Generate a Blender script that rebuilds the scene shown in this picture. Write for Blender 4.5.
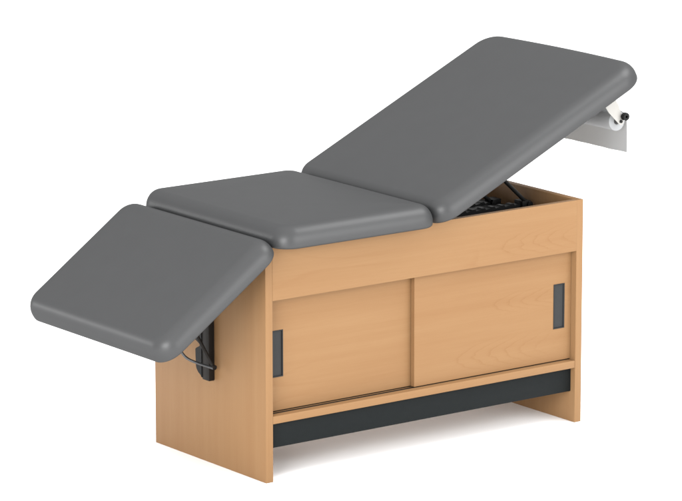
import bpy, bmesh, math
from mathutils import Vector, Matrix
for o in list(bpy.data.objects): bpy.data.objects.remove(o, do_unlink=True)
scene = bpy.context.scene
C = scene.collection
R = math.radians

# ---------------------------------------------------------------- camera
cam_d = bpy.data.cameras.new('camera'); cam = bpy.data.objects.new('camera', cam_d); C.objects.link(cam)
cam.location = (-6.48441, -9.1466, 3.14505)
cam.rotation_euler = (R(77.7252698), R(0.0597), R(-36.4807))
cam_d.sensor_width = 36; cam_d.lens = 3924.44 / 682 * 36
cam_d.clip_start = 0.1; cam_d.clip_end = 500
scene.camera = cam
# ---------------------------------------------------------------- light
world = bpy.data.worlds.new('World'); scene.world = world; world.use_nodes = True
world.node_tree.nodes['Background'].inputs['Color'].default_value = (1, 1, 1, 1)
_wt = world.node_tree; _tc = _wt.nodes.new('ShaderNodeTexCoord'); _sx = _wt.nodes.new('ShaderNodeSeparateXYZ'); _mr = _wt.nodes.new('ShaderNodeMapRange')
_mr.inputs['From Min'].default_value = 0.0; _mr.inputs['From Max'].default_value = 1.0      # white studio, brighter overhead
_mr.inputs['To Min'].default_value = 1.0; _mr.inputs['To Max'].default_value = 2.1
_wt.links.new(_tc.outputs['Generated'], _sx.inputs[0]); _wt.links.new(_sx.outputs['Z'], _mr.inputs['Value'])
_wt.links.new(_mr.outputs[0], _wt.nodes['Background'].inputs['Strength'])
def area(name, loc, target, size, power, col=(1, 1, 1)):
    d = bpy.data.lights.new(name, 'AREA'); d.shape = 'RECTANGLE'; d.size, d.size_y = size; d.energy = power; d.color = col
    o = bpy.data.objects.new(name, d); C.objects.link(o); o.location = loc
    o.rotation_euler = (Vector(target) - Vector(loc)).to_track_quat('-Z', 'Y').to_euler()
    return o
area('softbox_front', (2.2, -4.5, 1.9), (0.6, 0.2, 0.4), (4.5, 2.6), 175)
area('softbox_left', (-4.0, -2.6, 1.7), (0.0, 0.3, 0.2), (2.4, 2.0), 240)
area('softbox_rear_left', (-3.9, 5.4, 1.3), (-0.1, 0.3, 0.5), (1.6, 1.2), 95)
area('softbox_top', (2.6, -0.9, 3.4), (0.5, 0.0, 0.7), (1.9, 1.5), 75)
scene.view_settings.view_transform = 'Standard'
scene.view_settings.look = 'None'
scene.view_settings.exposure = 0.16
scene.view_settings.gamma = 1.0

# ---------------------------------------------------------------- materials
def mat(name):
    m = bpy.data.materials.new(name); m.use_nodes = True
    return m, m.node_tree, m.node_tree.nodes['Principled BSDF']
def nd(nt, kind, **kw):
    n = nt.nodes.new(kind)
    for k, v in kw.items():
        if k in n.inputs: n.inputs[k].default_value = v
        else: setattr(n, k, v)
    return n
def wood(name, grain, col=(0.2082, 0.1160, 0.0530), shift=0.0, amt=1.0, ring_n=14.0, fig_amt=0.06, lo=0.54, cath=()):
    """beech laminate; grain = 'x' or 'z' gives the direction of the grain"""
    m, nt, b = mat(name)
    L = nt.links.new
    tc = nd(nt, 'ShaderNodeTexCoord')
    def mapped(sc_long, sc_cross, off=0.0):
        mp = nd(nt, 'ShaderNodeMapping')
        mp.inputs['Location'].default_value = (shift + off, shift * 0.7 + off, shift * 1.3)
        mp.inputs['Scale'].default_value = ((sc_long, sc_cross, sc_cross) if grain == 'x' else
                                            (sc_cross, sc_cross, sc_long) if grain == 'z' else (sc_cross, sc_long, sc_cross))
        L(tc.outputs['Object'], mp.inputs['Vector']); return mp.outputs[0]
    # cathedral figure : contour lines of a soft, stretched noise
    n1 = nd(nt, 'ShaderNodeTexNoise', Scale=1.0, Detail=1.5, Roughness=0.45, Distortion=0.25); L(mapped(0.85, 5.5), n1.inputs['Vector'])
    mul = nd(nt, 'ShaderNodeMath', operation='MULTIPLY'); mul.inputs[1].default_value = ring_n; L(n1.outputs[0], mul.inputs[0])
    fr = nd(nt, 'ShaderNodeMath', operation='FRACT'); L(mul.outputs[0], fr.inputs[0])
    ring = nd(nt, 'ShaderNodeValToRGB'); L(fr.outputs[0], ring.inputs[0])
    ring.color_ramp.elements[0].position = 0.0; ring.color_ramp.elements[0].color = (0, 0, 0, 1)
    ring.color_ramp.elements[1].position = 1.0; ring.color_ramp.elements[1].color = (0, 0, 0, 1)
    e = ring.color_ramp.elements.new(0.75); e.color = (0.12, 0.12, 0.12, 1)
    e = ring.color_ramp.elements.new(0.93); e.color = (1, 1, 1, 1)
    # where the figure shows
    n2 = nd(nt, 'ShaderNodeTexNoise', Scale=1.0, Detail=1.0); L(mapped(1.5, 3.0, 4.1), n2.inputs['Vector'])
    msk = nd(nt, 'ShaderNodeMapRange'); msk.inputs['From Min'].default_value = lo; msk.inputs['From Max'].default_value = lo + 0.15; L(n2.outputs[0], msk.inputs['Value'])
    fig = nd(nt, 'ShaderNodeMath', operation='MULTIPLY'); L(ring.outputs[0], fig.inputs[0]); L(msk.outputs[0], fig.inputs[1])
    # broad streaks, fine fibres, short pores
    n3 = nd(nt, 'ShaderNodeTexNoise', Scale=1.0, Detail=4.0, Roughness=0.6); L(mapped(0.8, 26.0), n3.inputs['Vector'])
    n4 = nd(nt, 'ShaderNodeTexNoise', Scale=1.0, Detail=3.0, Roughness=0.7); L(mapped(7.0, 420.0), n4.inputs['Vector'])
    n5 = nd(nt, 'ShaderNodeTexNoise', Scale=1.0, Detail=2.0); L(mapped(0.9, 2.2, 9.0), n5.inputs['Vector'])
    def sc(sock, lo, hi):
        r = nd(nt, 'ShaderNodeMapRange'); r.inputs['From Min'].default_value = 0.25; r.inputs['From Max'].default_value = 0.75
        r.inputs['To Min'].default_value = lo; r.inputs['To Max'].default_value = hi; L(sock, r.inputs['Value']); return r.outputs[0]
    a = nd(nt, 'ShaderNodeMath', operation='ADD'); L(sc(n3.outputs[0], -0.055 * amt, 0.055 * amt), a.inputs[0]); L(sc(n4.outputs[0], -0.035 * amt, 0.035 * amt), a.inputs[1])
    a2 = nd(nt, 'ShaderNodeMath', operation='ADD'); L(a.outputs[0], a2.inputs[0]); L(sc(n5.outputs[0], -0.04 * amt, 0.04 * amt), a2.inputs[1])
    f = nd(nt, 'ShaderNodeMath', operation='MULTIPLY'); f.inputs[1].default_value = -fig_amt; L(fig.outputs[0], f.inputs[0])
    a3 = nd(nt, 'ShaderNodeMath', operation='ADD'); L(a2.outputs[0], a3.inputs[0]); L(f.outputs[0], a3.inputs[1])
    # nested flame figure: (tip x, centre z, half height) in the table's own coordinates
    if cath:
        def M(op, a_, b_=None, c_=None):
            n = nd(nt, 'ShaderNodeMath', operation=op)
            for i, q in enumerate((a_, b_, c_)):
                if q is None: continue
                if hasattr(q, 'node'): L(q, n.inputs[i])
                else: n.inputs[i].default_value = q
            return n.outputs[0]
        sx = nd(nt, 'ShaderNodeSeparateXYZ'); L(tc.outputs['Object'], sx.inputs[0])
        wob = nd(nt, 'ShaderNodeTexNoise', Scale=1.0, Detail=3.0, Roughness=0.6); L(mapped(7.0, 34.0, 2.2), wob.inputs['Vector'])
        w = M('MULTIPLY', M('SUBTRACT', wob.outputs[0], 0.5), 0.09)
        for tx, zc, hh in cath:
            dz = M('SUBTRACT', sx.outputs['Z'], zc); X = M('ADD', M('SUBTRACT', sx.outputs['X'], tx), w)
            f_ = M('DIVIDE', M('SUBTRACT', X, M('MULTIPLY', M('MULTIPLY', dz, dz), 0.105 / (hh * hh))), 0.062)
            line = M('POWER', M('FRACT', f_), 8.0)
            line = M('MULTIPLY', line, M('SUBTRACT', 1.0, M('POWER', M('FRACT', f_), 40.0)))
            inside = nd(nt, 'ShaderNodeMapRange'); inside.inputs['From Min'].default_value = 0.0; inside.inputs['From Max'].default_value = 0.8; L(f_, inside.inputs['Value'])
            env = nd(nt, 'ShaderNodeMapRange'); env.inputs['From Min'].default_value = hh * 1.25; env.inputs['From Max'].default_value = hh * 0.6; L(M('ABSOLUTE', dz), env.inputs['Value'])
            far = nd(nt, 'ShaderNodeMapRange'); far.inputs['From Min'].default_value = 0.50; far.inputs['From Max'].default_value = 0.25; L(X, far.inputs['Value'])
            t_ = M('MULTIPLY', M('MULTIPLY', M('MULTIPLY', line, inside.outputs[0]), M('MULTIPLY', env.outputs[0], far.outputs[0])), -0.15)
            n_ = nd(nt, 'ShaderNodeMath', operation='ADD'); L(a3.outputs[0], n_.inputs[0]); L(t_, n_.inputs[1]); a3 = n_
    v = nd(nt, 'ShaderNodeMath', operation='ADD'); v.inputs[1].default_value = 1.0; L(a3.outputs[0], v.inputs[0])
    # darker fibres are also redder: per-channel power
    sep = nd(nt, 'ShaderNodeCombineXYZ')
    for i, pw in enumerate((0.75, 1.25, 1.7)):
        q = nd(nt, 'ShaderNodeMath', operation='POWER'); q.inputs[1].default_value = pw; L(v.outputs[0], q.inputs[0])
        r = nd(nt, 'ShaderNodeMath', operation='MULTIPLY'); r.inputs[1].default_value = col[i]; L(q.outputs[0], r.inputs[0]); L(r.outputs[0], sep.inputs[i])
    L(sep.outputs[0], b.inputs['Base Color'])
    b.inputs['Roughness'].default_value = 0.5
    b.inputs['Specular IOR Level'].default_value = 0.12
    bp = nd(nt, 'ShaderNodeBump', Strength=0.06, Distance=0.001); L(n4.outputs[0], bp.inputs['Height']); L(bp.outputs[0], b.inputs['Normal'])
    return m
def plain(name, col, rough, metal=0.0, spec=0.5, noise=0.06, nscale=60, bump=0.0, bscale=300, sheen_mix=0.0, sheen_rough=0.3):
    m, nt, b = mat(name); L = nt.links.new
    tc = nd(nt, 'ShaderNodeTexCoord')
    n = nd(nt, 'ShaderNodeTexNoise', Scale=nscale, Detail=3.0); L(tc.outputs['Object'], n.inputs['Vector'])
    mx = nd(nt, 'ShaderNodeMix', data_type='RGBA')
    mx.inputs[6].default_value = (*[c * (1 - noise) for c in col], 1); mx.inputs[7].default_value = (*[min(1, c * (1 + noise)) for c in col], 1)
    L(n.outputs[0], mx.inputs[0]); L(mx.outputs[2], b.inputs['Base Color'])
    b.inputs['Roughness'].default_value = rough; b.inputs['Metallic'].default_value = metal; b.inputs['Specular IOR Level'].default_value = spec
    if bump:
        v = nd(nt, 'ShaderNodeTexVoronoi', Scale=bscale); L(tc.outputs['Object'], v.inputs['Vector'])
        bp = nd(nt, 'ShaderNodeBump', Strength=bump, Distance=0.0006); L(v.outputs[0], bp.inputs['Height']); L(bp.outputs[0], b.inputs['Normal'])
    if sheen_mix:      # a thin even gloss without a strong rise at grazing angles
        g = nd(nt, 'ShaderNodeBsdfAnisotropic', Roughness=sheen_rough); g.inputs['Color'].default_value = (1, 1, 1, 1)
        ms = nd(nt, 'ShaderNodeMixShader'); ms.inputs[0].default_value = sheen_mix
        L(b.outputs[0], ms.inputs[1]); L(g.outputs[0], ms.inputs[2]); L(ms.outputs[0], nt.nodes['Material Output'].inputs[0])
        if bump: L(bp.outputs[0], g.inputs['Normal'])
    return m
M_FRONT = wood('beech_laminate_long_grain', 'x', shift=2.3, cath=((0.23, 0.602, 0.040),))
M_DOOR = wood('beech_laminate_door', 'x', shift=7.9, cath=((0.21, 0.415, 0.034), (0.08, 0.262, 0.046)))
M_DOOR_B = wood('beech_laminate_rear_door', 'x', shift=14.2, ring_n=11.0, fig_amt=0.07, lo=0.50)
M_SIDE = wood('beech_laminate_upright_grain', 'z', shift=5.1, fig_amt=0.02)
M_INNER = wood('beech_laminate_inside', 'x', shift=1.0, fig_amt=0.04)
M_VINYL = plain('grey_vinyl', (0.0320, 0.0326, 0.0334), 0.5, spec=0.01, noise=0.05, nscale=14, bump=0.12, bscale=700, sheen_mix=0.027, sheen_rough=0.40)
M_KICK = plain('black_laminate', (0.0077, 0.0094, 0.0098), 0.55, spec=0.08, noise=0.12, nscale=90)
M_BLACK = plain('black_powder_coat', (0.008, 0.008, 0.008), 0.5, spec=0.12)
M_STEEL = plain('dark_steel_channel', (0.011, 0.009, 0.0075), 0.5, spec=0.12)
M_WIRE = plain('steel_wire', (0.075, 0.075, 0.077), 0.34, metal=0.6, spec=0.3)
M_PULL = plain('grey_plastic_pull', (0.0240, 0.0248, 0.0256), 0.5, spec=0.1)
M_PULL_IN = plain('grey_plastic_pull_dish', (0.0276, 0.0285, 0.0294), 0.45, spec=0.1)
M_WHITE = plain('white_enamel', (0.3044, 0.2954, 0.2775), 0.4)
M_PAPER = plain('white_crepe_paper', (0.3300, 0.3400, 0.3500), 0.8, spec=0.2, noise=0.02)
_nt = M_PAPER.node_tree; _tr = nd(_nt, 'ShaderNodeBsdfTranslucent'); _tr.inputs['Color'].default_value = (0.75, 0.73, 0.70, 1)
_ms = nd(_nt, 'ShaderNodeMixShader'); _ms.inputs[0].default_value = 0.3
_nt.links.new(_nt.nodes['Principled BSDF'].outputs[0], _ms.inputs[1]); _nt.links.new(_tr.outputs[0], _ms.inputs[2]); _nt.links.new(_ms.outputs[0], _nt.nodes['Material Output'].inputs[0])
M_CORE = plain('dark_roll_core', (0.03, 0.03, 0.03), 0.7)
M_FLOOR = plain('white_studio_floor', (0.96, 0.96, 0.96), 0.9, spec=0.0, noise=0.005, nscale=2)

# ---------------------------------------------------------------- helpers
OFF = Vector((0.6055, 0.2935, 0.0))      # table base centre
def link(name, bm, m, parent=None, off=OFF, smooth=None):
    bmesh.ops.recalc_face_normals(bm, faces=bm.faces)
    me = bpy.data.meshes.new(name)
    bmesh.ops.translate(bm, vec=-off, verts=bm.verts)
    bm.to_mesh(me); bm.free()
    me.materials.append(m)
    o = bpy.data.objects.new(name, me); C.objects.link(o)
    if smooth:
        for p in me.polygons: p.use_smooth = True
        if smooth != 'all':
            me.set_sharp_from_angle(angle=R(smooth))
    if parent: o.parent = parent
    return o
def box(bm, a, b, bev=0.0, seg=2):
    x0, y0, z0 = a; x1, y1, z1 = b
    vs = [bm.verts.new(p) for p in ((x0,y0,z0),(x1,y0,z0),(x1,y1,z0),(x0,y1,z0),(x0,y0,z1),(x1,y0,z1),(x1,y1,z1),(x0,y1,z1))]
    fs = [bm.faces.new([vs[i] for i in f]) for f in ((0,3,2,1),(4,5,6,7),(0,1,5,4),(1,2,6,5),(2,3,7,6),(3,0,4,7))]
    if bev:
        es = {e for f in fs for e in f.edges}
        bmesh.ops.bevel(bm, geom=list(es), offset=bev, segments=seg, affect='EDGES', profile=0.5)
    return bm
def nbox(name, a, b, m, parent, bev=0.0012):
    return link(name, box(bmesh.new(), a, b, bev), m, parent, smooth=40)
def tube(bm, pts, r, n=14, caps=True):
    pts = [Vector(p) for p in pts]; rings = []
    prev = None
    for i, p in enumerate(pts):
        t = (pts[min(i+1, len(pts)-1)] - pts[max(i-1, 0)]).normalized()
        u = prev if prev else Vector((0, 1, 0)) if abs(t.y) < 0.9 else Vector((1, 0, 0))
        u = (u - t * u.dot(t)).normalized(); prev = u; w = t.cross(u)
        rr = r[i] if isinstance(r, (list, tuple)) else r
        rings.append([bm.verts.new(p + (u * math.cos(2*math.pi*k/n) + w * math.sin(2*math.pi*k/n)) * rr) for k in range(n)])
    for a, b in zip(rings, rings[1:]):
        for k in range(n): bm.faces.new((a[k], a[(k+1) % n], b[(k+1) % n], b[k]))
    if caps: bm.faces.new(rings[0]); bm.faces.new(rings[-1][::-1])
    return bm
def curve(pts, n=8):
    P = [Vector(p) for p in pts]; P = [2*P[0]-P[1]] + P + [2*P[-1]-P[-2]]; out = []
    for i in range(1, len(P)-2):
        for k in range(n):
            t = k/n; a, b, c, d = P[i-1:i+3]
            out.append(0.5*((2*b)+(c-a)*t+(2*a-5*b+4*c-d)*t*t+(3*b-a-3*c+d)*t**3))
    return out + [P[-2]]
def prism(bm, outline, y0, y1):
    """outline in (x,z), extruded along y"""
    a = [bm.verts.new((x, y0, z)) for x, z in outline]; b = [bm.verts.new((x, y1, z)) for x, z in outline]
    bm.faces.new(a); bm.faces.new(b[::-1]); n = len(a)
    for i in range(n): bm.faces.new((a[i], b[i], b[(i+1) % n], a[(i+1) % n]))
    return bm
def prism_x(bm, outline, x0, x1):
    """outline in (y,z), extruded along x"""
    a = [bm.verts.new((x0, y, z)) for y, z in outline]; b = [bm.verts.new((x1, y, z)) for y, z in outline]
    bm.faces.new(a); bm.faces.new(b[::-1]); n = len(a)
    for i in range(n): bm.faces.new((a[i], b[i], b[(i+1) % n], a[(i+1) % n]))
    return bm

# ---------------------------------------------------------------- floor
bm = bmesh.new()
vs = [bm.verts.new((90*math.cos(2*math.pi*k/64), 90*math.sin(2*math.pi*k/64), 0)) for k in range(64)]
bm.faces.new(vs)
floor = link('floor', bm, M_FLOOR, None, off=Vector((0, 0, 0))); floor['kind'] = 'structure'

# ---------------------------------------------------------------- the table
table = bpy.data.objects.new('examination_table', None); C.objects.link(table); table.location = OFF
table.empty_display_size = 0.2
table['label'] = 'beech medical examination table with three grey vinyl cushions, raised backrest and two sliding doors'
table['category'] = 'examination table'
L_, W_, H_, T_ = 1.211, 0.587, 0.712, 0.0255
HB, HS, ST = 0.5509, 0.1765, 0.0235
nbox('end_panel', (0, 0, 0), (T_, W_, H_), M_SIDE, table)['label'] = 'beech end panel under the lowered leg section'
nbox('end_panel', (L_-T_, 0, 0), (L_, W_, H_), M_SIDE, table)['label'] = 'beech end panel under the raised backrest'
# apron: laid over the recess between the end panels, its face 1 mm proud
bm = bmesh.new(); box(bm, (T_, -0.0003, HB), (L_-T_, 0.0185, H_ - 0.0003))
link('front_apron', bm, M_FRONT, table, smooth=40)
nbox('bottom_shelf', (T_ + 0.0004, 0.0008, HS), (L_-T_-0.0004, W_-0.02, HS+ST), M_INNER, table)
nbox('back_panel', (T_ + 0.0004, W_-0.018, HS+ST+0.0005), (L_-T_-0.0004, W_-0.001, H_-0.001), M_INNER, table)
nbox('deck_board', (T_ + 0.0004, 0.019, HB+0.016), (L_-T_-0.0004, W_-0.0185, HB+0.032), M_INNER, table)
nbox('kick_board', (T_ + 0.0004, 0.0205, 0.098), (L_-T_-0.0004, 0.0385, HS-0.0006), M_KICK, table, 0.0008)
# dark guide tracks on the shelf
bm = bmesh.new()
for y, Y in ((0.0270, 0.0350), (0.0455, 0.0535)): box(bm, (T_+0.001, y, HS+ST-0.001), (L_-T_-0.001, Y, HS+ST+0.0012))
link('door_track', bm, M_BLACK, table)

def door(x0, x1, y, m, px):
    x, X, z, Z = px, px+0.0445, 0.3055, 0.4485
    zb, zt, y1 = HS+ST+0.0040, HB+0.010, y+0.0165
    bm = bmesh.new(); xs = (x0, x+0.002, X-0.002, x1); zs = (zb, z+0.002, Z-0.002, zt)
    g = {}
    for q, yy in enumerate((y, y1)):
        for i, a in enumerate(xs):
            for k, b in enumerate(zs): g[q, i, k] = bm.verts.new((a, yy, b))
    for q in (0, 1):
        for i in range(3):
            for k in range(3):
                if (i, k) != (1, 1): bm.faces.new((g[q,i,k], g[q,i+1,k], g[q,i+1,k+1], g[q,i,k+1]))
    def wall(a, b): bm.faces.new((g[(0,)+a], g[(0,)+b], g[(1,)+b], g[(1,)+a]))
    for i in range(3): wall((i,0),(i+1,0)); wall((i,3),(i+1,3)); wall((0,i),(0,i+1)); wall((3,i),(3,i+1))
    wall((1,1),(2,1)); wall((1,2),(2,2)); wall((1,1),(1,2)); wall((2,1),(2,2))
    d = link('sliding_door', bm, m, table)
    # moulded pull: rim lying on the door, sloping walls and a sunk dish
    def loop(bm, e, yy): return [bm.verts.new(p) for p in ((x+e, yy, z+e), (X-e, yy, z+e), (X-e, yy, Z-e), (x+e, yy, Z-e))]
    bm = bmesh.new(); ls = [loop(bm, e, yy) for e, yy in ((0.0022, y+0.0055), (0.0022, y+0.0002), (0.0, y-0.0003), (0.0004, y-0.0013), (0.0018, y-0.0015), (0.0030, y-0.0006), (0.0036, y+0.0034))]
    for a, b in zip(ls, ls[1:]):
        for k in range(4): bm.faces.new((a[k], a[(k+1) % 4], b[(k+1) % 4], b[k]))
    h = link('recessed_pull', bm, M_PULL, d)
    bm = bmesh.new(); box(bm, (x+0.0023, y+0.0034, z+0.0023), (X-0.0023, y+0.0053, Z-0.0023))
    link('pull_dish', bm, M_PULL_IN, h)
    return d
door(0.0275, 0.600, 0.0425, M_DOOR_B, 0.0485)['label'] = 'rear sliding door, at the leg end'
door(0.5690, L_-T_-0.0012, 0.0235, M_DOOR, 1.1140)['label'] = 'front sliding door, at the head end'

# ---------------------------------------------------------------- cushions
CY, CW, CT, CR = -0.0708, 0.7593, 0.0669, 0.0629
RB, RH, RV = 0.009, 0.045, 0.052
def cushion(name, x0, z0, deg, ln, label, bow=0.0, cr_end=None):
    cr_end = cr_end or CR
    prof = []
    prof.append((0.10, 0.0)); prof.append((0.03, 0.0))
    for k in range(6):
        a = R(90*k/5); prof.append((RB*(1-math.sin(a)), RB*(1-math.cos(a))))
    for k in range(15):
        a = R(90*k/14); prof.append((RH*(1-math.cos(a)), CT-RV*(1-math.sin(a))))
    crown = 0.0035
    for ins in (0.055, 0.07, 0.09, 0.12, 0.16, 0.20, 0.235):
        t = min(1, (ins-RH)/0.12); prof.append((ins, CT + crown*t*(2-t)))
    bm = bmesh.new(); c, s = math.cos(R(deg)), math.sin(R(deg)); rings = []; NC = 10; NE = 12
    for ins, z in prof:
        hx0, hx1, hy0, hy1 = ins, ln-ins, ins, CW-ins
        r, re = max(CR-ins, 0.004), max(cr_end-ins, 0.004)
        cs = ((hx1-re, hy1-re, 0, re), (hx0+r, hy1-r, 90, r), (hx0+r, hy0+r, 180, r), (hx1-re, hy0+re, 270, re))
        pts = []
        for i, (cx, cy, a0, q) in enumerate(cs):
            for k in range(NC+1):
                a = R(a0+90*k/NC); pts.append((cx+q*math.cos(a), cy+q*math.sin(a)))
            nx = cs[(i+1) % 4]; e0 = pts[-1]; a1 = R(nx[2]); e1 = (nx[0]+nx[3]*math.cos(a1), nx[1]+nx[3]*math.sin(a1))
            for k in range(1, NE): pts.append((e0[0]+(e1[0]-e0[0])*k/NE, e0[1]+(e1[1]-e0[1])*k/NE))
        # upholstery bellies out a little along its ends
        pts = [(x + (bow if x > ln*0.5 else 0) * (1-(2*y/CW-1)**2) * max(0, 2*x/ln-1)**2, y) for x, y in pts]
        rings.append([bm.verts.new((x*c-z*s, CY+y, x*s+z*c)) for x, y in pts])
    n = len(rings[0])
    for a, b in zip(rings, rings[1:]):
        for k in range(n): bm.faces.new((a[k], a[(k+1) % n], b[(k+1) % n], b[k]))
    for rg, zc in ((rings[0], 0.0), (rings[-1], CT+crown)):
        ctr = bm.verts.new((ln/2*c-zc*s, CY+CW/2, ln/2*s+zc*c))
        for k in range(n): bm.faces.new((rg[k], rg[(k+1) % n], ctr))
    bmesh.ops.translate(bm, vec=(x0, 0, z0), verts=bm.verts)
    o = link(name, bm, M_VINYL, table, smooth='all'); o['label'] = label
    # plywood base under the pad, set in from its edge
    bb = bmesh.new(); box(bb, (0.05, CY+0.06, -0.010), (ln-0.05, CY+CW-0.06, 0.0005), 0.002)
    if deg:
        bmesh.ops.rotate(bb, verts=bb.verts, cent=(0, 0, 0), matrix=Matrix.Rotation(-R(deg), 3, 'Y'))
        bmesh.ops.translate(bb, vec=(x0, 0, z0), verts=bb.verts)
        link('cushion_base', bb, M_BLACK, o, smooth=40)
    else: bb.free()
    return o
leg_c = cushion('leg_cushion', -0.3907, 0.4262, 35.21, 0.4942, 'grey vinyl leg cushion sloping down past the cabinet')
seat_c = cushion('seat_cushion', 0.0119, 0.7130, 0.0, 0.5851, 'flat grey vinyl seat cushion')
back_c = cushion('back_cushion', 0.6081, 0.7106, 24.947, 0.883, 'long grey vinyl backrest cushion raised at an angle', bow=0.009, cr_end=0.084)

# ---------------------------------------------------------------- leg section support on the end panel
bm = bmesh.new()
box(bm, (-0.004, 0.265, 0.262), (-0.0006, 0.325, 0.655), 0.0008)
box(bm, (-0.022, 0.263, 0.262), (-0.0042, 0.2985, 0.655), 0.0012)
link('support_channel', bm, M_STEEL, table, smooth=40)
bm = bmesh.new()   # notched ratchet plate standing out of the channel
prism_x(bm, [(0.299, 0.266), (0.302, 0.268), (0.306, 0.276), (0.318, 0.279), (0.328, 0.290), (0.331, 0.300), (0.327, 0.304), (0.331, 0.309), (0.333, 0.350), (0.324, 0.356), (0.308, 0.362),
              (0.306, 0.368), (0.318, 0.373), (0.334, 0.378), (0.338, 0.390), (0.336, 0.410), (0.326, 0.418), (0.326, 0.54), (0.299, 0.54)], -0.024, -0.0045)
bmesh.ops.bevel(bm, geom=bm.edges[:], offset=0.0012, segments=2, affect='EDGES')
link('ratchet_plate', bm, M_BLACK, table, smooth=40)
bm = bmesh.new()
tube(bm, [(-0.125, 0.300, 0.560), (-0.060, 0.262, 0.400), (-0.030, 0.228, 0.314)], 0.0055)
tube(bm, [(-0.030, 0.221, 0.314), (-0.030, 0.236, 0.314)], 0.008)
link('support_arm', bm, M_STEEL, table, smooth=50)
bm = bmesh.new()
tube(bm, curve([(-0.120, 0.330, 0.420), (-0.096, 0.324, 0.375), (-0.084, 0.313, 0.348), (-0.074, 0.298, 0.3325), (-0.056, 0.272, 0.3215), (-0.034, 0.222, 0.3125)]), 0.0042)
link('release_lever', bm, M_WIRE, table, smooth=60)

# ---------------------------------------------------------------- backrest ratchets and struts in the open well
def rail(y, z, x0, x1):
    bm = bmesh.new()
    o = [(x0, z-0.045), (x1, z-0.045), (x1, z)]
    n = 13; st = (x1-0.045-x0)/n
    o.append((x1-0.045, z))
    for k in range(n-1, -1, -1):
        a = x0+st*k
        o += [(a+st*0.98, z-0.005), (a+st*0.55, z-0.007), (a+st*0.40, z-0.001), (a+st*0.10, z-0.001)]
    o.append((x0, z-0.012))
    prism(bm, o, y, y+0.022)
    box(bm, (x0, y-0.012, z-0.052), (x1+0.005, y+0.036, z-0.0455))
    box(bm, (x1-0.040, y-0.010, z-0.020), (x1-0.006, y+0.032, z+0.004), 0.002)
    return link('backrest_ratchet', bm, M_BLACK, table, smooth=40)
rail(0.200, 0.680, 0.620, 1.163)
rail(0.345, 0.662, 0.620, 1.160)
def strut(x, y, z, X, Z):
    bm = bmesh.new()
    tube(bm, [(X, y, Z), (x, y, z)], 0.0062)
    tube(bm, [(x, y-0.014, z), (x, y+0.014, z)], 0.010)
    tube(bm, [(X, y-0.014, Z), (X, y+0.014, Z)], 0.010)
    return link('backrest_strut', bm, M_BLACK, table, smooth=50)
strut(1.150, 0.198, 0.672, 0.945, 0.857)
strut(1.128, 0.350, 0.655, 0.930, 0.800)
bm = bmesh.new()   # board that carries both ratchets
box(bm, (0.10, 0.150, HB+0.033), (1.150, 0.420, 0.652), 0.002)
link('mechanism_tray', bm, M_BLACK, table, smooth=40)

# ---------------------------------------------------------------- paper roll holder
RX, RZ, RR = 1.3705, 0.937, 0.032
holder = None
for y, s in ((0.014, -1), (0.600, 1)):
    bm = bmesh.new()
    dx, dz = (RX+0.004)-1.302, (RZ-0.004)-1.030; ln = math.hypot(dx, dz); ux, uz = dx/ln, dz/ln; nx, nz = -uz, ux
    def pt(a, b): return (1.302+ux*a+nx*b, 1.030+uz*a+nz*b)
    out = [pt(-0.0, 0.024), pt(ln*0.55, 0.024), pt(ln*0.85, 0.014)]
    for k in range(7):
        a = R(90-180*k/6); out.append(pt(ln+0.008*math.cos(a), 0.010*math.sin(a)))
    out += [pt(ln*0.8, -0.014), pt(ln*0.5, -0.020), pt(0, -0.020)]
    prism(bm, out, y, y+0.0025)
    bmesh.ops.bevel(bm, geom=bm.edges[:], offset=0.0006, segments=1, affect='EDGES')
    arm = link('roll_holder_arm', bm, M_WHITE, table, smooth=40)
    bm = bmesh.new()
    kc = Vector((1.379, y + s*0.0022 + (0 if s < 0 else 0.0), 0.953))
    n = 10; ring = [(kc.x+(0.0140 if k % 2 == 0 else 0.0105)*math.cos(2*math.pi*k/n), kc.z+(0.0140 if k % 2 == 0 else 0.0105)*math.sin(2*math.pi*k/n)) for k in range(n)]
    y0, y1 = (kc.y-0.016, kc.y-0.002) if s < 0 else (kc.y+0.002, kc.y+0.016)
    prism(bm, ring, y0, y1); bmesh.ops.bevel(bm, geom=bm.edges[:], offset=0.0018, segments=2, affect='EDGES')
    tube(bm, [(kc.x, min(y0, y)-0.0, kc.z), (kc.x, max(y1, y+0.003), kc.z)], 0.004)
    link('clamp_knob', bm, M_BLACK, arm, smooth=40)
bm = bmesh.new(); tube(bm, [(RX, 0.010, RZ), (RX, 0.606, RZ)], 0.005)
link('roll_holder_rod', bm, M_BLACK, table, smooth=50)

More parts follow.
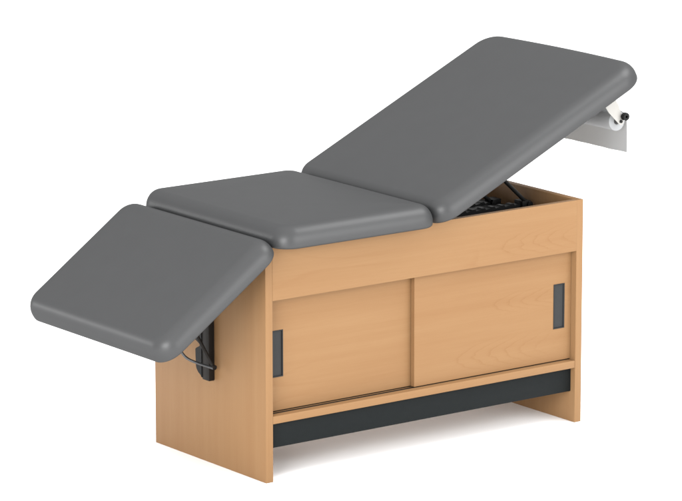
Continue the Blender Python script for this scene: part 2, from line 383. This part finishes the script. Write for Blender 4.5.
# ---------------------------------------------------------------- paper roll, a thing of its own hanging on the rod
roll = bpy.data.objects.new('paper_roll', None); C.objects.link(roll)
roll.location = (RX, 0.31, RZ); roll.empty_display_size = 0.05
roll['label'] = 'white paper roll hanging under the raised head end with a loose sheet pulled down'; roll['category'] = 'paper roll'
ro = Vector(roll.location)
Y0, Y1 = 0.032, 0.588
def annulus(bm, r0, r1, y0, y1, n=48):
    rg = []
    for r, y in ((r0, y0), (r1, y0), (r1, y1), (r0, y1)):
        rg.append([bm.verts.new((RX+r*math.cos(2*math.pi*k/n), y, RZ+r*math.sin(2*math.pi*k/n))) for k in range(n)])
    for i in range(4):
        a, b = rg[i], rg[(i+1) % 4]
        for k in range(n): bm.faces.new((a[k], a[(k+1) % n], b[(k+1) % n], b[k]))
    return bm
link('rolled_paper', annulus(bmesh.new(), 0.0122, RR, Y0, Y1), M_PAPER, roll, off=ro, smooth=40)
link('roll_core', annulus(bmesh.new(), 0.0062, 0.0120, Y0-0.001, Y1+0.001), M_CORE, roll, off=ro, smooth=40)
bm = bmesh.new(); path = []
for k in range(10):
    a = R(100-100*k/9); path.append((RX+(RR+0.0006+0.0085*k/9)*math.cos(a), RZ+(RR+0.0006+0.0022*k/9)*math.sin(a)))
for k in range(1, 14):
    t = k/13; path.append((RX+RR+0.0091+0.0035*math.sin(t*2.2)-0.001*t, RZ-t*0.106))
NY = 60; front, rear = [], []
for q in range(NY+1):
    y = Y0+0.001+(Y1-Y0-0.002)*q/NY; fr_, re_ = [], []
    for k, (x, z) in enumerate(path):
        t = max(0, (k-9)/13); wv = t*(0.0016*math.sin(y*31+0.6)+0.0009*math.sin(y*83+t*2))
        fr_.append(bm.verts.new((x+wv, y, z+t*0.0003*math.sin(y*47)))); re_.append(bm.verts.new((x+wv-0.0014, y, z+t*0.0003*math.sin(y*47))))
    front.append(fr_); rear.append(re_)
K = len(path)
for q in range(NY):
    for k in range(K-1):
        bm.faces.new((front[q][k], front[q+1][k], front[q+1][k+1], front[q][k+1])); bm.faces.new((rear[q][k], rear[q][k+1], rear[q+1][k+1], rear[q+1][k]))
    for k in (0, K-1): bm.faces.new((front[q][k], rear[q][k], rear[q+1][k], front[q+1][k]))
for q in (0, NY):
    for k in range(K-1): bm.faces.new((front[q][k], front[q][k+1], rear[q][k+1], rear[q][k]))
link('loose_sheet', bm, M_PAPER, roll, off=ro, smooth=30)
